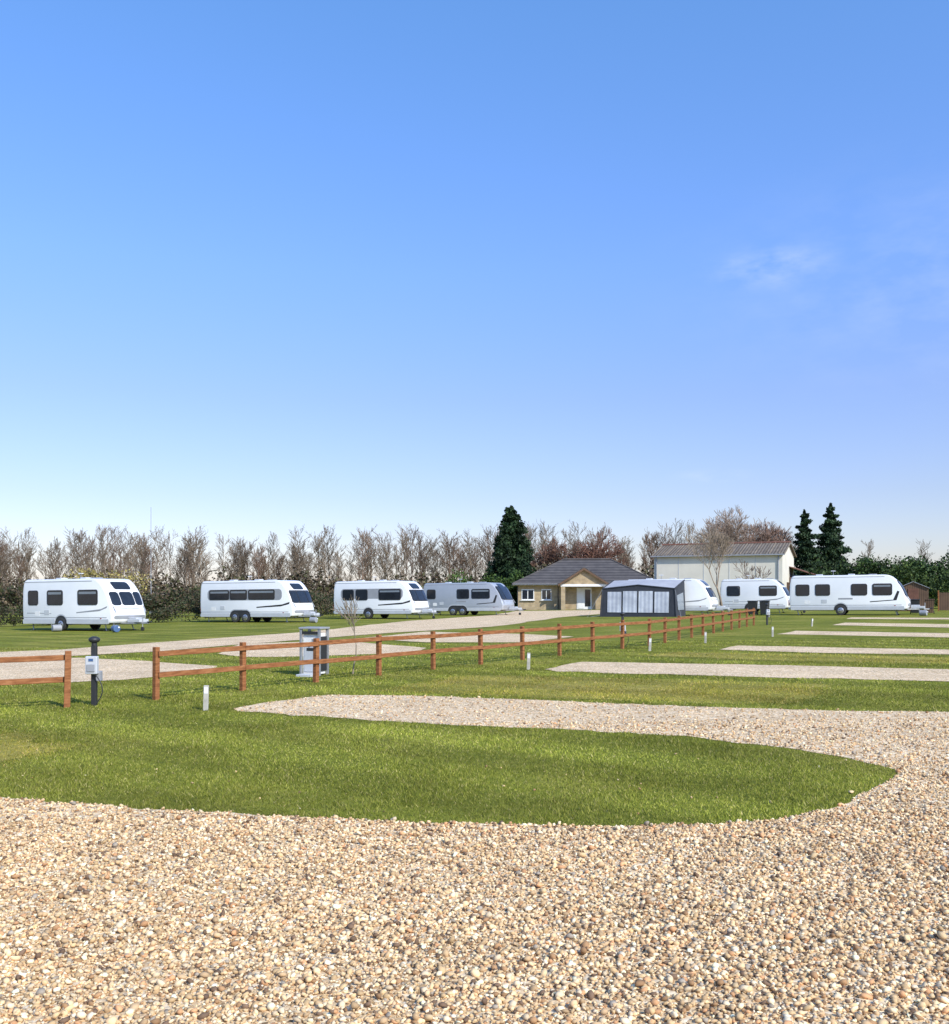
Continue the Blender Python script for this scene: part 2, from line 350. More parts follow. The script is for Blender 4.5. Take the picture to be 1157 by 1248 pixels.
def bare(H,spread=.5,depth=5,r=.14,seed=0,twig=.012,trunk=.3,nb=3,up=.35):
    rr=random.Random(seed);S=[]
    def grow(p,d,L,r,lev):
        k=3 if lev<3 else 2
        q=p
        for i in range(k):
            d=(d+Vector((rr.gauss(0,.12),rr.gauss(0,.12),rr.gauss(0,.06)+.03))).normalized()
            r2=max(twig,r*(.86 if k==3 else .8));q2=q+d*L/k
            S.append((*q,*q2,r,r2));
            if lev<depth and i>0 or lev==0:
                for _ in range(rr.choice([1,1,2]) if lev>0 else (1 if i==k-1 else 0)):
                    ax=Vector((rr.gauss(0,1),rr.gauss(0,1),rr.gauss(0,.3)));ax=(ax-d*ax.dot(d)).normalized()
                    nd=(d*rr.uniform(.5,.9)+ax*spread*rr.uniform(.9,1.6)+Vector((0,0,up))).normalized()
                    if lev+1<=depth: grow(q2,nd,L*rr.uniform(.55,.85),r2*.62,lev+1)
            q=q2;r=r2
        if lev<depth:
            for _ in range(nb):
                ax=Vector((rr.gauss(0,1),rr.gauss(0,1),rr.gauss(0,.3)));ax=(ax-d*ax.dot(d)).normalized()
                nd=(d+ax*spread*rr.uniform(.6,1.3)+Vector((0,0,up))).normalized()
                grow(q,nd,L*rr.uniform(.6,.85),r*.7,lev+1)
    grow(Vector((0,0,0)),Vector((0,0,1)),H*trunk,r,0)
    S=np.array(S);top=S[:,5].max();f=H/top;S[:,:6]*=f
    return S
def leader(H,seed,twig=.02,r=.13,wid=.26,nbr=26):
    rr=random.Random(seed);S=[];k=9;p=Vector((0,0,0));pts=[p];lean=Vector((rr.gauss(0,.03),rr.gauss(0,.03),1))
    for i in range(k):
        q=p+(lean+Vector((rr.gauss(0,.07),rr.gauss(0,.07),0))).normalized()*H/k
        r0=max(twig,r*(1-i/k)**.9);r1=max(twig,r*(1-(i+1)/k)**.9);S.append((*p,*q,r0,r1));p=q;pts.append(p)
    def at(t):
        f=t*k;i=min(k-1,int(f));return pts[i].lerp(pts[i+1],f-i)
    def branch(p,d,L,r,lev):
        n=3 if lev==1 else 2;q=p
        for i in range(n):
            d=(d+Vector((rr.gauss(0,.13),rr.gauss(0,.13),.10))).normalized();q2=q+d*L/n;r2=max(twig,r*.72);S.append((*q,*q2,r,r2))
            if lev<3:
                for _ in range(2 if lev==1 else rr.choice([1,2])):
                    ax=Vector((rr.gauss(0,1),rr.gauss(0,1),rr.gauss(0,.5)));ax=(ax-d*ax.dot(d)).normalized()
                    branch(q.lerp(q2,rr.uniform(.3,1)),(d+ax*rr.uniform(.45,.8)+Vector((0,0,.15))).normalized(),L*rr.uniform(.35,.6),max(twig,r2*.6),lev+1)
            q=q2;r=r2
    t0=rr.uniform(.16,.3)
    for j in range(nbr):
        t=t0+(.97-t0)*((j+rr.random())/nbr);a=rr.random()*6.283;el=rr.uniform(.55,1.15)
        sh=math.sin(min(1,(t-t0)/(.35))*1.57)*(1-t*.72)+.06
        branch(at(t),Vector((math.cos(a)*math.cos(el),math.sin(a)*math.cos(el),math.sin(el))),H*wid*1.6*sh*rr.uniform(.7,1.25),r*.42*(1-t*.7),1)
    S=np.array(S);S[:,:6]*=H/S[:,5].max();return S
def place_tree(name,H,loc,seed,pal=((.16,.12,.085),),**k):
    S=bare(H,seed=seed,**k);V,F=segs_mesh(S,5 if H<8 else 3)
    per=F.shape[0]//len(S);c=np.array(pal)[R.integers(0,len(pal),len(S))]
    c=np.repeat(c,per,0)
    o=np_mesh(name,V,F,M['bark'],c);o.location=loc;return o
variants=[leader(10,100+i,wid=.19+.03*(i%4),nbr=19+i,twig=.018) for i in range(9)]
VV=[];FF=[];CC=[];off=0
def addtree(x,y,H,i,tint,wid=1):
    global off
    S=variants[i%9].copy();a=R.random()*6.28;ca,sa=math.cos(a),math.sin(a);f=H/10
    for o in(0,3):
        X=S[:,o].copy();Y=S[:,o+1].copy();S[:,o]=(X*ca-Y*sa)*f*wid+x;S[:,o+1]=(X*sa+Y*ca)*f*wid+y;S[:,o+2]=S[:,o+2]*f+g(x)-.2
    V,F=segs_mesh(S,3);VV.append(V);FF.append(F+off);off+=len(V)
    c=np.array(tint)*R.uniform(.75,1.25)
    rel=(S[:,6]/.13)[:,None];cc=c*(1+.35*rel)
    CC.append(np.repeat(cc,3,0))
for i in range(190):
    t=i/190;x=-92+132*t+R.normal(0,1.0);y=R.uniform(122,150)
    H=R.uniform(7.8,12.2)*(y/132)
    addtree(x,y,H,int(R.integers(9)),(.20,.155,.11) if R.random()<.7 else (.175,.12,.085),R.uniform(.85,1.15))
for x,y,H in [(56,150,11),(62,150,10),(52,148,9),(70,150,10)]: addtree(x,y,H,int(R.integers(9)),(.19,.15,.11))
np_mesh('distant_bare_trees',np.concatenate(VV),np.concatenate(FF),M['bark'],np.concatenate(CC))
def hedge(name,path,H,W,n,size,pal,kper=1.0,shell=.4,hv=.25,bright=.35):
    P=np.array(path,float);seg=np.linalg.norm(np.diff(P,axis=0),axis=1);T=seg.sum();k=int(T*kper*3)+3
    d=R.random(k)*T;cum=np.concatenate([[0],np.cumsum(seg)]);i=np.clip(np.searchsorted(cum,d)-1,0,len(seg)-1);f=(d-cum[i])/seg[i]
    c=P[i]+(P[i+1]-P[i])*f[:,None]+R.normal(0,W*.22,(k,2))
    hh=H*(1-hv+hv*R.random(k)*1.6)
    zz=R.uniform(.15,.78,k)*hh
    cent=np.column_stack([c[:,0],c[:,1],zz+g(c[:,0])]);rad=np.column_stack([np.full(k,W*.45),np.full(k,W*.45),hh*.24])*R.uniform(.7,1.2,(k,1))
    V,F,C=clumps(cent,rad,n,size,pal,bright,shell)
    V[:,2]=np.maximum(V[:,2],g(V[:,0])-.05)
    return np_mesh(name,V,F,M['leaf'],C)
brown=[(.10,.075,.048),(.135,.10,.065),(.075,.06,.038),(.09,.09,.04)]
hedge('scrub_undergrowth',[(-110,118),(-40,120),(40,122)],5.2,4,50000,.20,brown,1.2,hv=.35)
hedge('scrub_undergrowth',[(-60,86),(-28,84),(-3,88)],2.9,3,30000,.12,[(.085,.065,.04),(.12,.09,.055),(.06,.07,.028),(.04,.055,.022)],1.2,hv=.35)
hedge('bramble_hedge',[(-42,51),(-30,56),(-17,66.5),(-8.5,78)],2.0,1.8,34000,.06,[(.04,.05,.022),(.07,.055,.035),(.028,.045,.018),(.08,.07,.038)],1.4,hv=.5)
hedge('willow_bush',[(-33,79),(-29,79)],4.6,3,9000,.08,[(.30,.25,.07),(.24,.20,.06),(.32,.26,.10)],1.6)
hedge('evergreen_hedge',[(-3,104),(3,103),(6,106)],4.2,2.6,16000,.12,[(.05,.09,.018),(.07,.12,.025),(.03,.06,.015)],1.5,hv=.15)
hedge('evergreen_hedge',[(36,99),(60,90)],5.4,3.5,42000,.13,[(.024,.045,.014),(.035,.06,.018),(.06,.10,.025)],1.6,hv=.12)
hedge('laurel_hedge',[(36.5,84),(52,77)],4.0,2.4,34000,.09,[(.03,.055,.014),(.045,.08,.02),(.09,.13,.025)],1.8,hv=.12)
hedge('evergreen_hedge',[(60,128),(84,120)],8.6,5,16000,.2,[(.025,.045,.016),(.04,.06,.02)],.8,hv=.45)
def conifer(name,loc,H,W,n,size,pal,shape='egg',levels=16,seed=1):
    rr=np.random.default_rng(seed);root=empty(name,loc)
    cyl('trunk',(0,0,0),(0,0,H*.95),.22,.03,M['darkbark'],root)
    cents=[];rads=[];S=[]
    for i in range(levels):
        t=(i+.5)/levels;z=H*(.05+.93*t)
        if shape=='egg': w=W/2*min(1,((1-t)**.60)*1.12)*(.8+.2*min(1,t*5))
        else: w=W/2*(1-t)**.8*(1.1 if i%2 else .85)
        m=max(3,int((12 if shape=='egg' else 9)*w/(W/2)+2))
        for j in range(m):
            a=6.283*(j+rr.random())/m;q=w*rr.uniform(.55,1.0)
            cents.append((math.cos(a)*q,math.sin(a)*q,z-q*.12+rr.normal(0,H*.012)))
            b=W*.13*(.5+.6*w/(W/2))*rr.uniform(.7,1.3);rads.append((b,b,b*(.85 if shape=='egg' else .5)))
            S.append((0,0,z-.1,math.cos(a)*q,math.sin(a)*q,z-q*.12,.05,.012))
        for _ in range(4): cents.append((0,0,z));rads.append((w*.72,w*.72,H/levels*.9))
    V,F=segs_mesh(S,3);np_mesh('limbs',V,F,M['bark'],np.full((len(F),3),.05),root)
    cents.append((0,0,H*.97));rads.append((.12,.12,H*.04))
    V,F,C=clumps(np.array(cents),np.array(rads),n,size,pal,.45,.3)
    np_mesh('needles',V,F,M['leaf'],C,root);return root
conifer('evergreen_tree',(4.2,108,g(4)),11.6,6.0,38000,.14,[(.012,.028,.012),(.02,.042,.016),(.03,.055,.02)],'egg',15,3)
conifer('spruce_tree',(41.6,120,g(42)),11.8,6.4,28000,.14,[(.015,.034,.016),(.024,.047,.02),(.035,.06,.022)],'s',13,4)
conifer('spruce_tree',(45.3,121,g(46)),12.7,7.4,32000,.14,[(.015,.034,.016),(.024,.047,.02),(.035,.06,.022)],'s',14,5)
place_tree('bare_tree',10.2,(14.6,124,g(14)),41,pal=((.25,.13,.09),(.21,.115,.085),(.18,.10,.075)),spread=.75,depth=5,r=.22,twig=.026,trunk=.2,nb=3,up=.12)
place_tree('bare_tree',9.4,(10.0,128,g(9)),44,pal=((.24,.14,.10),(.20,.12,.09)),spread=.65,depth=5,r=.2,twig=.026,trunk=.22,nb=3,up=.2)
place_tree('bare_tree',12.8,(32.0,120,g(33)),52,pal=((.33,.25,.19),(.28,.21,.16)),spread=.62,depth=5,r=.24,twig=.022,trunk=.2,nb=3,up=.2)
place_tree('bare_tree',11.2,(36.6,123,g(38)),57,pal=((.30,.20,.15),(.27,.19,.15)),spread=.6,depth=5,r=.2,twig=.024,trunk=.2,nb=3,up=.2)
place_tree('bare_tree',6.5,(17.9,68.5,g(18)),61,pal=((.34,.27,.2),(.28,.22,.16)),spread=.45,depth=5,r=.11,twig=.012,trunk=.22,nb=2,up=.3)
place_tree('bare_tree',4.2,(21.6,74,g(21)),63,pal=((.20,.15,.11),),spread=.5,depth=4,r=.07,twig=.014,trunk=.25,nb=2,up=.3)
place_tree('sapling',1.65,(-2.52,19.7,g(-2.5)),66,pal=((.22,.18,.13),(.28,.23,.17)),spread=.4,depth=3,r=.018,twig=.0045,trunk=.4,nb=2,up=.25)

# ------------------------------------------------------------------ fence
def fence(name,pts,rail_z=(.40,.74),seed=0):
    rr=random.Random(seed);o0=pts[0];root=empty(name,(o0[0],o0[1],g(o0[0])))
    L=lambda p,z:(p[0]-o0[0],p[1]-o0[1],g(p[0])-g(o0[0])+z)
    for i,p in enumerate(pts):
        d=Vector((pts[min(i+1,len(pts)-1)][0]-pts[max(i-1,0)][0],pts[min(i+1,len(pts)-1)][1]-pts[max(i-1,0)][1]));yw=math.atan2(d.y,d.x)
        c=L(p,.40);v,f=boxgeo(c,(.085+rr.uniform(-.005,.005),.085,.87+rr.uniform(-.02,.02)),yw+rr.uniform(-.05,.05))
        tx,ty=rr.gauss(0,.012),rr.gauss(0,.012)
        v=[(a+(z_-c[2])*tx,b+(z_-c[2])*ty,z_) for a,b,z_ in v]
        mesh_obj('post_%d'%(i+1),v,f,M['wood'],root,bevel=.006)
    for i in range(len(pts)-1):
        a,b=pts[i],pts[i+1];d=Vector((b[0]-a[0],b[1]-a[1]));n=Vector((d.y,-d.x)).normalized()*.063
        for k,z in enumerate(rail_z):
            p=Vector(L(a,z+rr.uniform(-.012,.012)));q=Vector(L(b,z+rr.uniform(-.012,.012)));dd=(q-p).normalized()
            off_=Vector((n.x,n.y,0));p=p+off_+dd*.002;q=q+off_-dd*.002
            up=Vector((0,0,.042));s=Vector((n.x,n.y,0)).normalized()*.019
            vs=[p-up-s,q-up-s,q-up+s,p-up+s,p+up-s,q+up-s,q+up+s,p+up+s]
            mesh_obj('rail_%d_%d'%(i+1,k+1),vs,[(0,3,2,1),(4,5,6,7),(0,1,5,4),(1,2,6,5),(2,3,7,6),(3,0,4,7)],M['wood'],root,bevel=.008)
A=np.array((-5.07,15.15));B=np.array((5.35,29.1));C_=np.array((13.5,46.0))
pts=[tuple(A+(B-A)*i/10) for i in range(11)]+[tuple(B+(C_-B)*i/10) for i in range(1,11)]
fence('post_and_rail_fence',pts,seed=1)
fence('post_and_rail_fence',[(-6.1,14.26),(-7.7,13.4),(-9.3,12.6)],seed=2)

# ------------------------------------------------------------------ stakes, hookup posts, service point
for i,(x,y) in enumerate([(-3.86,13.66),(1.16,20.49),(7.36,30.33),(10.74,34.28),(4.9,26.6),(15.6,44)]):
    r=empty('marker_stake',(x,y,g(x)))
    v,f=boxgeo((0,0,.15),(.07,.05,.42));mesh_obj('stake',v,f,M['stakew'],r,bevel=.006)
    box('plate',(0,-.0285,.29),(.055,.004,.09),M['wpaint'],r)
    r.rotation_euler=(random.gauss(0,.04),random.gauss(0,.05),random.uniform(-.3,.3))
def hookup(x,y):
    r=empty('electric_hookup_post',(x,y,g(x)),random.uniform(-.3,.2))
    box('post',(0,0,.42),(.075,.075,.98),M['black'],r,.006)
    box('socket_box',(0,-.085,.62),(.18,.09,.27),M['skirt'],r,.015)
    box('socket_cover',(.0,-.138,.58),(.12,.014,.11),M['grey'],r,.005)
    box('rating_label',(0,-.1325,.70),(.07,.004,.04),M['blue'],r)
    box('side_box',(.075,.0,.45),(.07,.10,.15),M['grey'],r,.01)
    cyl('lamp_neck',(0,0,.91),(0,0,.96),.04,.04,M['black'],r)
    bm=bmesh.new();bmesh.ops.create_uvsphere(bm,u_segments=16,v_segments=8,radius=.085);me=bpy.data.meshes.new('lamp_head');bm.to_mesh(me);bm.free()
    me.materials.append(M['black']);me.polygons.foreach_set('use_smooth',[True]*len(me.polygons));o=bpy.data.objects.new('lamp_head',me);link(o,r);o.location=(0,0,1.0);o.scale=(1,1,.62)
    S=[];p=Vector((.05,-.1,.49))
    for i in range(14):
        t=(i+1)/14;q=Vector((.05+.12*math.sin(t*3),-.1-.03*t,.49-.47*t));S.append((*p,*q,.008,.008));p=q
    V,F=segs_mesh(S,6);np_mesh('cable',V,F,M['black'],None,r,True)
hookup(-5.77,14.44);hookup(4.45,28.6);hookup(14.3,46.5)
def service(x,y,yaw):
    r=empty('water_service_point',(x,y,g(x)),yaw)
    for i,(a,b) in enumerate([(-.21,-.17),(.21,-.17),(.21,.17),(-.21,.17)]): box('frame_post_%d'%i,(a,b,.46),(.05,.05,.98),M['galv'],r,.005)
    box('cabinet',(0,0,.45),(.365,.28,.84),M['wpaint'],r,.01)
    box('door',(0,-.146,.36),(.30,.012,.56),M['skirt'],r,.004)
    box('door_vent',(0,-.155,.54),(.18,.005,.06),M['black'],r)
    box('lid',(0,0,.972),(.50,.42,.04),M['grey'],r,.008)
    box('side_panel',(.2,0,.45),(.02,.28,.7),M['black'],r)
    box('top_rail',(0,-.17,.88),(.365,.03,.06),M['black'],r)
    cyl('tap',(.08,-.14,.74),(.08,-.23,.74),.014,.014,M['alloy'],r);cyl('spout',(.08,-.222,.74),(.08,-.222,.68),.011,.011,M['alloy'],r)
    box('drain',(0,-.32,.02),(.34,.26,.05),M['skirt'],r,.006)
service(-3.3,19.6,-.35)

# ------------------------------------------------------------------ caravans
def rrect(x0,x1,z0,z1,r,n=5):
    r=min(r,(x1-x0)/2-.001,(z1-z0)/2-.001);P=[]
    for cx,cz,a0 in((x1-r,z1-r,0),(x0+r,z1-r,90),(x0+r,z0+r,180),(x1-r,z0+r,270)):
        for i in range(n+1):
            a=math.radians(a0+90*i/n);P.append((cx+r*math.cos(a),cz+r*math.sin(a)))
    return P
def side_panel(name,P,y,th,mat,parent,sgn=-1):
    n=len(P);vs=[(p[0],y,p[1]) for p in P]+[(p[0],y+sgn*th,p[1]) for p in P]
    fs=[tuple(range(n,2*n)) if sgn<0 else tuple(range(2*n-1,n-1,-1))]
    for i in range(n):
        j=(i+1)%n;fs.append((i,j,n+j,n+i) if sgn<0 else (j,i,n+i,n+j))
    return mesh_obj(name,vs,fs,mat,parent)
def catmull(P,k=6):
    out=[];P=[np.array(p,float) for p in P];n=len(P)
    for i in range(n-1):
        p0=P[max(i-1,0)];p1=P[i];p2=P[i+1];p3=P[min(i+2,n-1)]
        for j in range(k):
            t=j/k;out.append(.5*((2*p1)+(-p0+p2)*t+(2*p0-5*p1+4*p2-p3)*t*t+(-p0+3*p1-3*p2+p3)*t**3))
    out.append(P[-1]);return out
def caravan(loc_corner,L,yaw,wins,style,axles=1,body='white',W=2.28,H=2.6,cornerx=None,name='caravan'):
    if cornerx is None: cornerx=L-.65
    c,s=math.cos(yaw),math.sin(yaw);hw=W/2
    ox=loc_corner[0]-(cornerx*c+hw*s);oy=loc_corner[1]-(cornerx*s-hw*c)
    root=empty(name,(ox,oy,g(ox)),yaw);root.rotation_euler[1]=-SLOPE*c
    bm_=M[body];zb=.42
    nose=catmull([(L-1.55,H-.02),(L-1.15,H-.09),(L-.72,H-.42),(L-.36,H-.92),(L-.10,1.15),(L,.80),(L-.05,.50)],6)
    prof=[(.10,zb),(.02,zb+.35),(0,1.3),(.03,2.1),(.10,H-.22),(.2,H-.07),(.38,H-.01)]+[tuple(p) for p in nose]+[(L-.12,zb)]
    def bow(x,y):
        k=max(0,(x-(L-1.7))/1.7);return x-.17*k*(abs(y)/hw)**3
    def bowr(x,y):
        k=max(0,(.5-x)/.5);return x+.07*k*(abs(y)/hw)**3
    secs=[-1,-.985,-.93,-.8,-.5,0,.5,.8,.93,.985,1];ins=[.075,.022,0,0,0,0,0,0,0,.022,.075]
    V=[];F=[];n=len(prof)
    for sy,i_ in zip(secs,ins):
        for (x,z) in prof:
            y=sy*hw
            xx=x+(i_ if x<.5 else (-i_ if x>L-1.6 else 0))
            zz=z-(i_ if z>H-.6 else 0)+(i_*.3 if z<.6 else 0)
            V.append((bowr(bow(xx,y),y),y,zz))
    for a in range(len(secs)-1):
        for i in range(n):
            j=(i+1)%n;F.append((a*n+i,(a+1)*n+i,(a+1)*n+j,a*n+j))
    F.append(tuple(range(n)));F.append(tuple((len(secs)-1)*n+i for i in range(n-1,-1,-1)))
    mesh_obj('body',V,F,bm_,root,smooth=True,sharp=38)
    na=np.array(nose)
    def nose_x(z):
        zz=na[::-1,1];xx=na[::-1,0];return float(np.interp(z,zz,xx))
    def pane(nm,y0,y1,z0,z1,mat,outw=.015):
        nu,nv=6,10;V=[];F=[]
        for d in (0,1):
            for iv in range(nv+1):
                for iu in range(nu+1):
                    tz=iv/nv;ty=iu/nu;z=z0+(z1-z0)*tz;y=y0+(y1-y0)*ty
                    e=.10;rz=min(tz,1-tz)*(z1-z0);ry=min(ty,1-ty)
                    if rz<e: q=e-math.sqrt(max(0,e*e-(e-rz)**2));y=y+(.5-ty)*2*q*(1 if ry==0 else max(0,1-ry*3))
                    x=nose_x(z);e2=.01;nx=nose_x(z-e2)-nose_x(z+e2);t=Vector((2*e2,nx)).normalized()
                    oo=outw if d else -.02
                    V.append((bow(x,y)+t.x*oo,y,z+t.y*oo*1.0))
        m=(nu+1)*(nv+1)
        for iv in range(nv):
            for iu in range(nu):
                a=iv*(nu+1)+iu+m;F.append((a,a+1,a+nu+2,a+nu+1))
        ring=[iu for iu in range(nu+1)]+[iv*(nu+1)+nu for iv in range(1,nv+1)]+[nv*(nu+1)+iu for iu in range(nu-1,-1,-1)]+[iv*(nu+1) for iv in range(nv-1,0,-1)]
        for i in range(len(ring)):
            a=ring[i];b=ring[(i+1)%len(ring)];F.append((a,b,b+m,a+m))
        mesh_obj(nm,V,F,mat,root,smooth=True,sharp=40)
    if style in('std','band'):
        pane('front_window_centre',-.42,.42,1.28,1.95,M['glass'],.02)
        pane('front_window_left',-1.0,-.48,1.28,1.95,M['glass'],.02)
        pane('front_window_right',.48,1.0,1.28,1.95,M['glass'],.02)
        pane('front_rooflight',-.55,.55,2.08,2.46,M['glass'],.018)
    if style=='band':
        pane('front_surround',-1.06,1.06,1.22,2.03,M['black'],.008)
    if style=='pano':
        pane('front_panorama',-.50,.50,1.25,2.47,M['glass'],.02)
        pane('front_window_left',-1.04,-.56,1.25,2.2,M['glass'],.02)
        pane('front_window_right',.56,1.04,1.25,2.2,M['glass'],.02)
        pane('front_surround',-1.09,1.09,1.2,2.27,M['black'],.008)
    pane('locker_seam',-.72,.72,1.10,1.13,M['grey'],.006)
    pane('lower_front',-1.02,1.02,.60,.78,M['grey'],.008)
    for sg in(-1,1): cyl('grab_handle',(L-.02,sg*.98,.95),(L-.22,sg*1.0,1.25),.018,.018,M['grey'],root)
    for sgn in(-1,1):
        y=sgn*hw
        for i,(x0,x1,z0,z1) in enumerate(wins):
            if sgn>0 and i%2: continue
            side_panel('window_surround',rrect(x0-.05,x1+.05,z0-.05,z1+.05,.13),y-sgn*.01,.030,M['black'],root,sgn)
            side_panel('side_window',rrect(x0,x1,z0,z1,.10),y-sgn*.005,.033,M['glass'],root,sgn)
            if x1-x0>1.0:
                side_panel('blind',rrect(x0+.05,x1-.05,z1-.17,z1-.05,.03),y,.032,M['frost'],root,sgn)
    ax=L*.44;wx=[ax] if axles==1 else [ax-.42,ax+.42]
    for sgn in(-1,1):
        y=sgn*hw
        a0=wx[0]-.42;a1=wx[-1]+.42
        side_panel('skirt_rear',rrect(.12,a0,.36,.60,.05),y-sgn*.02,.04,M['skirt'],root,sgn)
        side_panel('skirt_front',rrect(a1,L-.35,.36,.60,.05),y-sgn*.02,.04,M['skirt'],root,sgn)
        side_panel('side_rail',[(.1,.66),(L-.5,.66),(L-.5,.69),(.1,.69)],y-sgn*.004,.012,M['grey'],root,sgn)
        side_panel('awning_rail',[(.15,H-.16),(L-1.5,H-.16),(L-1.5,H-.135),(.15,H-.135)],y-sgn*.02,.03,M['grey'],root,sgn)
        P=[]
        rA=.43
        for i in range(13):
            a=math.pi*i/12;P.append(((wx[-1] if a<math.pi/2 else wx[0])+rA*math.cos(a),.36+rA*math.sin(a)))
        side_panel('wheel_arch',P,y-sgn*.01,.022,M['black'],root,sgn)
        P2=[]
        for i in range(13):
            a=math.pi*i/12;P2.append(((wx[-1] if a<math.pi/2 else wx[0])+.50*math.cos(a),.36+.50*math.sin(a)))
        side_panel('arch_trim',P2,y-sgn*.01,.012,M['skirt'],root,sgn)
        for w in wx:
            cyl('wheel',(w,y-sgn*.20,.325),(w,y+sgn*.03,.325),.325,.325,M['tyre'],root,24,bevel=.03)
            cyl('hub',(w,y+sgn*.025,.325),(w,y+sgn*.045,.325),.20,.17,M['alloy'],root,16)
            for q in range(5):
                a=q*6.283/5;box('spoke',(w+.10*math.cos(a),y+sgn*.049,.325+.10*math.sin(a)),(.05,.01,.05),M['black'],root)
        if style in('std',):
            side_panel('graphic_stripe',[(L-2.6,.95),(L-.9,1.10),(L-.45,1.25),(L-.5,1.16),(L-1.0,1.0),(L-2.6,.90)][::-1],y-sgn*.004,.008,M['grey'],root,sgn)
            side_panel('graphic_stripe',[(.4,.89),(2.2,.87),(2.2,.90),(.4,.93)],y-sgn*.004,.008,M['grey'],root,sgn)
        if style=='band':
            side_panel('graphic_band',rrect(wins[0][0]-.2,L-1.0,1.42,2.12,.25),y-sgn*.012,.018,M['grey'],root,sgn)
            side_panel('graphic_stripe',[(L-3.0,1.0),(L-1.0,1.14),(L-.4,1.30),(L-.45,1.16),(L-1.1,1.02),(L-3.0,.93)][::-1],y-sgn*.004,.008,M['black'],root,sgn)
        if style=='pano':
            side_panel('graphic_stripe',[(L-2.4,.92),(L-1.0,1.02),(L-.75,1.6),(L-.62,1.55),(L-.8,.98),(L-2.4,.86)][::-1],y-sgn*.004,.008,M['black'],root,sgn)
            side_panel('name_decal',rrect(L*.42,L*.42+.9,1.05,1.15,.02),y-sgn*.004,.008,M['grey'],root,sgn)
        side_panel('vent_cover',rrect(wx[0]-1.2,wx[0]-.85,.82,1.06,.02),y-sgn*.006,.02,M['skirt'],root,sgn)
        side_panel('service_hatch',rrect(1.0,1.35,.76,1.0,.03),y-sgn*.006,.014,M['wpaint'],root,sgn)
        box('marker_light',(L-.9,y+sgn*.008,.63),(.08,.02,.03),M['red'],root)
    box('rear_window',(-.012,0,1.7),(.04,1.3,.6),M['glass'],root,.012)
    for sg in(-1,1): box('tail_light',(-.01,sg*.95,.85),(.06,.14,.4),M['red'],root,.015)
    box('rear_bumper',(.02,0,.45),(.12,2.1,.14),M['skirt'],root,.03)
    for xx in (L*.25,L*.52): box('roof_vent',(xx,0,H+.035),(.42,.42,.09),M['skirt'],root,.03)
    cyl('aerial_mast',(L*.36,.6,H-.03),(L*.36,.6,H+.30),.015,.012,M['grey'],root,8)
    box('aerial_head',(L*.36,.6,H+.31),(.30,.10,.04),M['wpaint'],root,.015)
    box('roof_box',(L*.7,-.4,H+.02),(.5,.35,.05),M['grey'],root,.015)
    box('chassis',(L/2,0,.36),(L-.6,1.5,.10),M['galv'],root)
    for sg in(-1,1):
        v,f=cylgeo((L-.5,sg*.62,.38),(L+1.1,sg*.03,.38),.035,.035,8);mesh_obj('drawbar',v,f,M['galv'],root)
        for xx in(.5,L-.9): cyl('corner_steady',(xx,sg*.85,.36),(xx+.12,sg*.9,.02),.028,.028,M['galv'],root,8);
        for xx in(.5,L-.9): box('steady_foot',(xx+.12,sg*.9,.02),(.16,.16,.04),M['black'],root)
    v,f=merge([boxgeo((L+.42,0,.50),(.85,.62,.16)),boxgeo((L+.28,0,.62),(.55,.5,.08))]);mesh_obj('drawbar_cover',v,f,M['skirt'],root,bevel=.03)
    cyl('jockey_post',(L+.85,-.12,.08),(L+.85,-.12,.80),.025,.025,M['galv'],root,8)
    cyl('jockey_wheel',(L+.85,-.155,.10),(L+.85,-.085,.10),.10,.10,M['tyre'],root,14)
    cyl('hitch',(L+1.05,0,.42),(L+1.32,0,.45),.045,.035,M['black'],root,10)
    return root
Wz=(1.36,2.03)
caravan((-18.35,47.2),6.6,YAW,[(.55,1.2,*Wz),(1.95,3.0,*Wz),(4.15,5.45,*Wz)],'std',H=2.66)
caravan((-11.75,59.5),7.7,YAW,[(.9,2.45,1.5,2.05),(2.6,3.9,1.5,2.05),(4.1,6.1,1.5,2.05)],'band',2,H=2.7)
caravan((-4.62,65.5),6.8,YAW,[(.9,1.75,*Wz),(2.0,2.9,*Wz),(3.9,5.6,*Wz)],'band',H=2.68)
caravan((1.75,74),7.3,YAW,[(.5,1.2,*Wz),(3.2,4.2,*Wz),(4.5,6.0,*Wz)],'pano',2,'silver')
caravan((27.5,61.6),7.5,YAW,[(.5,1.3,*Wz),(1.75,2.6,*Wz),(4.0,4.9,*Wz),(5.3,6.4,*Wz)],'pano',H=2.68)
caravan((15.9,65.9),6.4,YAW,[(.5,1.3,*Wz),(2.2,3.4,*Wz)],'std')
caravan((22.9,71.0),5.2,YAW,[(.6,1.5,*Wz),(3.0,4.2,*Wz)],'std')

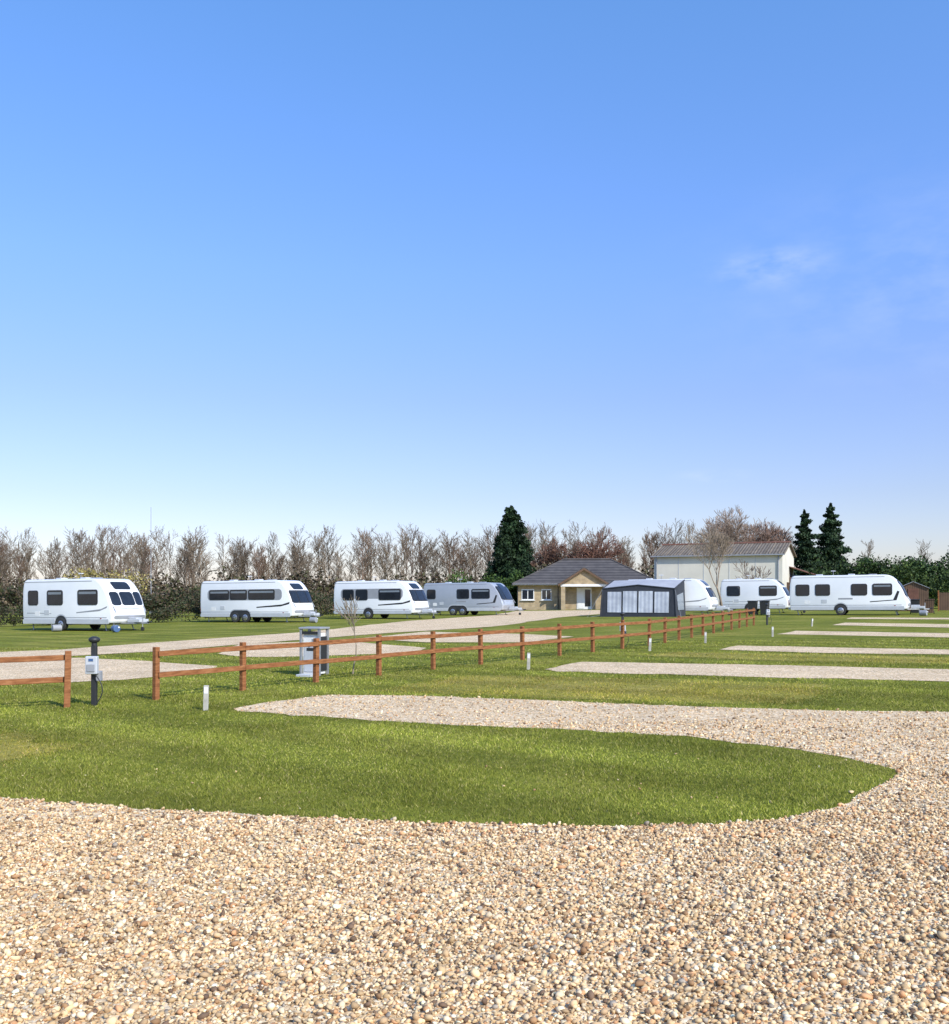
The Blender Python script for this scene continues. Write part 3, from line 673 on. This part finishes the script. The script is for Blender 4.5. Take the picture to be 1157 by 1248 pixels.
# ------------------------------------------------------------------ awning
def quadp(name,pts,mat,parent,th=.02):
    P=[Vector(p) for p in pts];n=(P[1]-P[0]).cross(P[-1]-P[0]).normalized()*th
    k=len(P);vs=P+[p-n for p in P];fs=[tuple(range(k)),tuple(range(2*k-1,k-1,-1))]+[(j,i,k+i,k+j) for i,j in [(i,(i+1)%k) for i in range(k)]]
    return mesh_obj(name,vs,fs,mat,parent)
def awning(x,y,w,d,hb,hf,name='awning',light='canvasl',wallm='canvas'):
    r=empty(name,(x,y,g(x)),YAW);sl=.1/hf
    A0=(0,0,0);B0=(w,0,0);A1=(.12,.1,hf);B1=(w-.12,.1,hf);Cb=(w,d,0);Db=(0,d,0);C1=(w-.1,d,hb);D1=(.1,d,hb);Mf=(w*.5,sl*(hf+.25),hf+.25)
    quadp('front_wall',[A0,B0,B1,Mf,A1],M[wallm],r)
    quadp('side_wall_left',[Db,A0,A1,D1],M[wallm],r);quadp('side_wall_right',[B0,Cb,C1,B1],M[wallm],r)
    quadp('roof_left',[A1,Mf,(w*.5,d,hb+.05),D1],M[light],r,.015);quadp('roof_right',[Mf,B1,C1,(w*.5,d,hb+.05)],M[light],r,.015)
    S=[]
    for a,b in((A1,Mf),(Mf,B1),(A1,D1),(B1,C1),(A0,A1),(B0,B1)): S.append((*a,*b,.05,.05))
    V,F=segs_mesh(S,6);np_mesh('edge_binding',V,F,M['canvas'],None,r,True)
    k=4 if w>4 else 2;m=.5 if w>4 else .3;gap=.12;ww=(w-2*m-gap*(k-1))/k
    for i in range(k):
        x0=m+i*(ww+gap);z0=.32;z1=hf-.26+.12*(1-abs((x0+ww/2)/w-.5)*2)
        yy=lambda z:sl*z-.03
        quadp('front_window_%d'%i,[(x0,yy(z0),z0),(x0+ww,yy(z0),z0),(x0+ww,yy(z1),z1),(x0,yy(z1),z1)],M['curtain'],r,.012)
    for sx,nm in((w+.012,'r'),(-.012,'l')):
        s_=1 if nm=='r' else -1
        pp=[(sx,.5,.5),(sx,d-.5,.5),(sx-s_*.07,d-.5,1.7),(sx-s_*.07,.5,1.5)]
        quadp('side_window_'+nm,pp if nm=='r' else pp[::-1],M['frost'],r,.006)
    S=[]
    for a,b in(((0,0,.1),(-.5,-.7,0)),((w,0,.1),(w+.5,-.7,0)),(A1,(-.6,-1.0,0)),(B1,(w+.6,-1.0,0))): S.append((*a,*b,.008,.008))
    V,F=segs_mesh(S,5);np_mesh('guy_ropes',V,F,M['grey'],None,r)
    return r
awning(8.75,66.1,5.3,2.7,2.55,1.95)

# ------------------------------------------------------------------ bungalow
def bungalow(x,y,yaw):
    r=empty('stone_bungalow',(x,y,g(x)+.15),yaw);w,d,h=14.2,9.0,2.55
    box('walls',(w/2,d/2,h/2-.2),(w,d,h+.4),M['brick'],r)
    o=.5;zr=5.2;vs=[(-o,-o,h),(w+o,-o,h),(w+o,d+o,h),(-o,d+o,h),(4.6,d/2,zr),(w-4.6,d/2,zr)]
    mesh_obj('roof',vs,[(0,1,5,4),(1,2,5),(2,3,4,5),(3,0,4)],M['tile'],r)
    vs2=[(a,b,c-.003) for a,b,c in vs[:4]]+[(a,b,c-.16) for a,b,c in vs[:4]]
    mesh_obj('fascia',vs2,[(0,4,5,1),(1,5,6,2),(2,6,7,3),(3,7,4,0),(4,7,6,5),(0,1,2,3)],M['wpaint'],r)
    S=[(4.6,d/2,zr+.03,w-4.6,d/2,zr+.03,.1,.1)]+[(*a,*b,.08,.08) for a,b in(((-o,-o,h),(4.6,d/2,zr)),((w+o,-o,h),(w-4.6,d/2,zr)))]
    V,F=segs_mesh(S,6);np_mesh('ridge_tiles',V,F,M['tile'],None,r)
    px0,px1,pd=4.5,9.2,1.6;pz=2.5;pa=4.1;pm=(px0+px1)/2
    for xx in(px0+.25,px1-.25): box('porch_pillar',(xx,-pd+.25,pz/2-.1),(.42,.42,pz+.2),M['brick'],r)
    box('porch_side',(px0+.2,-.6,.45),(.3,1.1,1.1),M['brick'],r)
    mesh_obj('porch_gable',[(px0+.05,-pd+.05,pz),(px1-.05,-pd+.05,pz),(pm,-pd+.05,pa-.15),(px0+.05,-pd+.2,pz),(px1-.05,-pd+.2,pz),(pm,-pd+.2,pa-.15)],[(0,1,2),(5,4,3),(0,3,4,1)],M['brick'],r)
    box('porch_beam',(pm,-pd+.12,pz-.12),(px1-px0,.25,.24),M['wpaint'],r)
    for sg,xa in((-1,px0-.25),(1,px1+.25)):
        a=[(xa,-pd-.25,pz-.1),(pm,-pd-.25,pa),(pm,3.0,pa),(xa,3.0,pz-.1)]
        quadp('porch_roof',a[::-1] if sg<0 else a,M['tile'],r,.12)
        b=[(xa,-pd-.27,pz-.22),(xa,-pd-.27,pz-.03),(pm,-pd-.27,pa+.03),(pm,-pd-.27,pa-.18)]
        mesh_obj('barge_board',b+[(p[0],p[1]-.04,p[2]) for p in b],[(0,1,2,3),(7,6,5,4),(0,4,5,1),(1,5,6,2),(2,6,7,3),(3,7,4,0)],M['dwood'],r)
    box('door_frame',(pm,-.02,1.05),(1.5,.08,2.2),M['wpaint'],r);box('door',(pm-.32,-.07,1.0),(.62,.05,1.95),M['wpaint'],r,.01)
    box('door_glass',(pm+.36,-.07,1.1),(.55,.04,1.7),M['glass'],r)
    for i,(xx,ww) in enumerate(((1.1,1.3),(3.0,1.0),(10.8,1.4),(12.8,1.2))):
        box('window_frame',(xx,-.02,1.45),(ww,.08,1.1),M['wpaint'],r)
        for q in(-1,1): box('window_pane',(xx+q*ww*.235,-.065,1.45),(ww*.40,.02,.92),M['glass'],r)
        box('window_sill',(xx,-.08,.86),(ww+.2,.2,.07),M['wpaint'],r)
    box('gutter',(w/2,-o-.06,h-.08),(w+2*o,.1,.1),M['black'],r)
    for xx in(.05,px0-.3,w-.05): cyl('downpipe',(xx,-.08,0),(xx,-.08,h-.2),.045,.045,M['black'],r,8)
bungalow(4.4,98,-.12)

# ------------------------------------------------------------------ barn
def barn():
    c,s=math.cos(YAW),math.sin(YAW);xr,yr=33.0,102.0;w,d,h,zr=14.0,9.0,5.9,7.25
    ox,oy=xr-w*c,yr-w*s
    r=empty('cream_barn',(ox,oy,g(ox)),YAW);m=M['render']
    vs=[(0,0,-.3),(w,0,-.3),(w,d,-.3),(0,d,-.3),(0,0,h),(w,0,h),(w,d,h),(0,d,h),(0,d/2,zr-.06),(w,d/2,zr-.06)]
    mesh_obj('walls',vs,[(0,1,5,4),(1,2,6,9,5),(2,3,7,6),(3,0,4,8,7)],m,r)
    o=.3
    quadp('roof_front',[(-o,-o,h-.08),(w+o,-o,h-.08),(w+o,d/2,zr),(-o,d/2,zr)],M['corr'],r,.09)
    quadp('roof_back',[(w+o,d+o,h-.08),(-o,d+o,h-.08),(-o,d/2,zr),(w+o,d/2,zr)],M['corr'],r,.09)
    P=[]
    for i in range(29):
        xx=-.2+i*(w+.4)/28;P.append((xx,-o,h-.04,xx,d/2,zr+.04,.045,.045))
    V,F=segs_mesh(P,4);np_mesh('roof_ribs',V,F,M['corr'],None,r)
    cyl('ridge_cap',(-o,d/2,zr+.02),(w+o,d/2,zr+.02),.14,.14,M['rust'],r,8)
    box('gutter',(w/2,-o-.07,h-.16),(w+.6,.14,.14),M['grey'],r)
    for xx in(.3,w-.4): cyl('downpipe',(xx,-.1,0),(xx,-.1,h-.2),.06,.06,M['grey'],r,8)
    for i in range(1,5): box('wall_joint_%d'%i,(w*i/5,-.012,h/2),(.05,.03,h-.3),M['skirt'],r)
    box('doorway',(3.2,-.02,1.2),(3,.06,2.4),M['dwood'],r);box('window',(9.5,-.02,2.0),(1.6,.06,.9),M['glass'],r)
    box('gable_door',(w+.03,d/2,1.4),(.06,2.6,2.8),M['dwood'],r)
    box('lean_to_walls',(w+1.6,d-2.0,1.7),(3.15,3.6,3.4),M['dwood'],r)
    quadp('lean_to_roof',[(w+.02,d-4.0,4.6),(w+3.5,d-4.0,3.4),(w+3.5,d+.2,3.4),(w+.02,d+.2,4.6)],M['rust'],r,.08)
barn()
def shed(x,y):
    r=empty('garden_shed',(x,y,g(x)),YAW);w,d,h=2.1,1.8,1.85
    vs=[(0,0,0),(w,0,0),(w,d,0),(0,d,0),(0,0,h),(w,0,h),(w,d,h),(0,d,h),(w/2,0,h+.42),(w/2,d,h+.42)]
    mesh_obj('walls',vs,[(0,1,5,8,4),(1,2,6,5),(2,3,7,9,6),(3,0,4,7)],M['dwood'],r)
    quadp('roof_left',[(-.12,-.12,h-.04),(w/2,-.12,h+.47),(w/2,d+.12,h+.47),(-.12,d+.12,h-.04)],M['grey'],r,.04)
    quadp('roof_right',[(w/2,-.12,h+.47),(w+.12,-.12,h-.04),(w+.12,d+.12,h-.04),(w/2,d+.12,h+.47)],M['grey'],r,.04)
    box('door',(w/2,-.02,.9),(.75,.04,1.7),M['rust'],r)
shed(33.2,74.5)
r=empty('panel_fence',(35.6,73.0,g(35)),YAW)
for i in range(6):
    box('panel_%d'%i,(i*1.85+.9,0,.75),(1.75,.04,1.35),M['dwood'],r);box('post_%d'%i,(i*1.85,0,.8),(.09,.09,1.6),M['wood'],r)
r=empty('flag_pole',(-34,100,g(-34)));cyl('pole',(0,0,0),(0,0,11.2),.045,.025,M['grey'],r,8);cyl('base',(0,0,0),(0,0,.3),.18,.14,M['grey'],r,10)
def barrel(x,y,c='blue'):
    r=empty('water_barrel',(x,y,g(x)),random.uniform(-1,1))
    cyl('drum',(-.22,0,.18),(.22,0,.18),.17,.17,M[c],r,18,bevel=.03);cyl('cap',(.22,.08,.25),(.25,.08,.25),.04,.04,M['wpaint'],r,8)
    cyl('handle',(-.23,0,.2),(-.27,0,.5),.012,.012,M['galv'],r,6)
barrel(-17.2,45.6,'blue');barrel(-20.9,47.6,'grey');barrel(-9.9,58.5,'grey');barrel(28.3,60.0,'grey')
def bin_(x,y,m='black'):
    r=empty('wheelie_bin',(x,y,g(x)),YAW);vs=[(-.24,-.25,.08),(.24,-.25,.08),(.24,.25,.08),(-.24,.25,.08),(-.29,-.33,.95),(.29,-.33,.95),(.29,.33,.95),(-.29,.33,.95)]
    mesh_obj('body',vs,[(0,3,2,1),(4,5,6,7),(0,1,5,4),(1,2,6,5),(2,3,7,6),(3,0,4,7)],M[m],r,bevel=.02);box('lid',(0,0,.985),(.64,.72,.06),M[m],r,.015)
    for s in(-1,1): cyl('wheel',(s*.25,.27,.1),(s*.3,.27,.1),.1,.1,M['tyre'],r,12)
bin_(19.3,66);bin_(20,65.6);bin_(29.9,64.6);bin_(30.7,64.2,'dwood')

# ------------------------------------------------------------------ sky, sun, camera
EL=math.radians(38);sd=Vector((.62,-.78)).normalized();AZ=math.atan2(sd.x,sd.y)
w=bpy.data.worlds.new('World');SC.world=w;w.use_nodes=True;nt=w.node_tree
bg=nt.nodes['Background'];sky=N(nt,'ShaderNodeTexSky',sky_type='NISHITA');sky.sun_disc=False;sky.sun_elevation=EL;sky.sun_rotation=AZ
sky.air_density=1.0;sky.dust_density=.6;sky.ozone_density=2.0
tc=N(nt,'ShaderNodeTexCoord');D=tc.outputs['Generated']
sx=N(nt,'ShaderNodeSeparateXYZ');nt.links.new(D,sx.inputs[0])
rz=ramp(nt,[(0,(.50,.47,.56)),(.10,(.48,.455,.56)),(.20,(.50,.505,.67)),(.32,(.53,.63,.89)),(.55,(.52,.76,1.0))],sx.outputs['Z'])
tm=N(nt,'ShaderNodeVectorMath',operation='MULTIPLY');nt.links.new(sky.outputs[0],tm.inputs[0]);nt.links.new(rz.outputs[0],tm.inputs[1])
tm2=N(nt,'ShaderNodeVectorMath',operation='SCALE');nt.links.new(tm.outputs[0],tm2.inputs[0]);tm2.inputs['Scale'].default_value=2.0
mpC=N(nt,'ShaderNodeMapping');mpC.inputs['Scale'].default_value=(1,1,2.2);nt.links.new(D,mpC.inputs[0])
noC=noise(nt,mpC.outputs[0],14,4,.6);rC=ramp(nt,[(.38,(0,0,0)),(.7,(1,1,1))],noC.outputs['Fac'])
def cloud(px,pz,sx,sz,amt,prev):
    c=Vector((px,1,pz)).normalized()
    sub=N(nt,'ShaderNodeVectorMath',operation='SUBTRACT');nt.links.new(D,sub.inputs[0]);sub.inputs[1].default_value=c
    div=N(nt,'ShaderNodeVectorMath',operation='DIVIDE');nt.links.new(sub.outputs[0],div.inputs[0]);div.inputs[1].default_value=(sx,.2,sz)
    ln=N(nt,'ShaderNodeVectorMath',operation='LENGTH');nt.links.new(div.outputs[0],ln.inputs[0])
    mr=N(nt,'ShaderNodeMapRange',interpolation_type='SMOOTHSTEP');mr.inputs[1].default_value=1;mr.inputs[2].default_value=0;nt.links.new(ln.outputs['Value'],mr.inputs[0])
    mu=N(nt,'ShaderNodeMath',operation='MULTIPLY');nt.links.new(mr.outputs[0],mu.inputs[0]);nt.links.new(rC.outputs[0],mu.inputs[1])
    m2=N(nt,'ShaderNodeMath',operation='MULTIPLY');nt.links.new(mu.outputs[0],m2.inputs[0]);m2.inputs[1].default_value=amt
    mx=N(nt,'ShaderNodeMix',data_type='RGBA');nt.links.new(m2.outputs[0],mx.inputs[0]);nt.links.new(prev,mx.inputs[6]);mx.inputs[7].default_value=(6.0,6.6,7.4,1)
    return mx.outputs[2]
o=tm2.outputs[0]
o=cloud(.31,.345,.07,.025,.45,o);o=cloud(.25,.125,.05,.010,.3,o);o=cloud(.5,.33,.35,.14,.15,o)
nt.links.new(o,bg.inputs[0]);bg.inputs[1].default_value=.145
sl_=bpy.data.lights.new('sun','SUN');sl_.energy=5.0;sl_.angle=math.radians(.53);sl_.color=(1,.95,.86)
so=bpy.data.objects.new('sun',sl_);link(so)
dirv=Vector((sd.x*math.cos(EL),sd.y*math.cos(EL),math.sin(EL)));so.rotation_euler=dirv.to_track_quat('Z','Y').to_euler();so.location=(20,-20,30)
cd=bpy.data.cameras.new('camera');cd.sensor_fit='HORIZONTAL';cd.sensor_width=36;cd.lens=36*1160/1157;cd.shift_y=101/1157;cd.clip_end=3000;cd.clip_start=.05
co=bpy.data.objects.new('camera',cd);link(co);co.location=(0,0,1.62);co.rotation_euler=(math.radians(90),0,0);SC.camera=co
SC.view_settings.view_transform='Standard';SC.view_settings.look='None';SC.view_settings.exposure=0
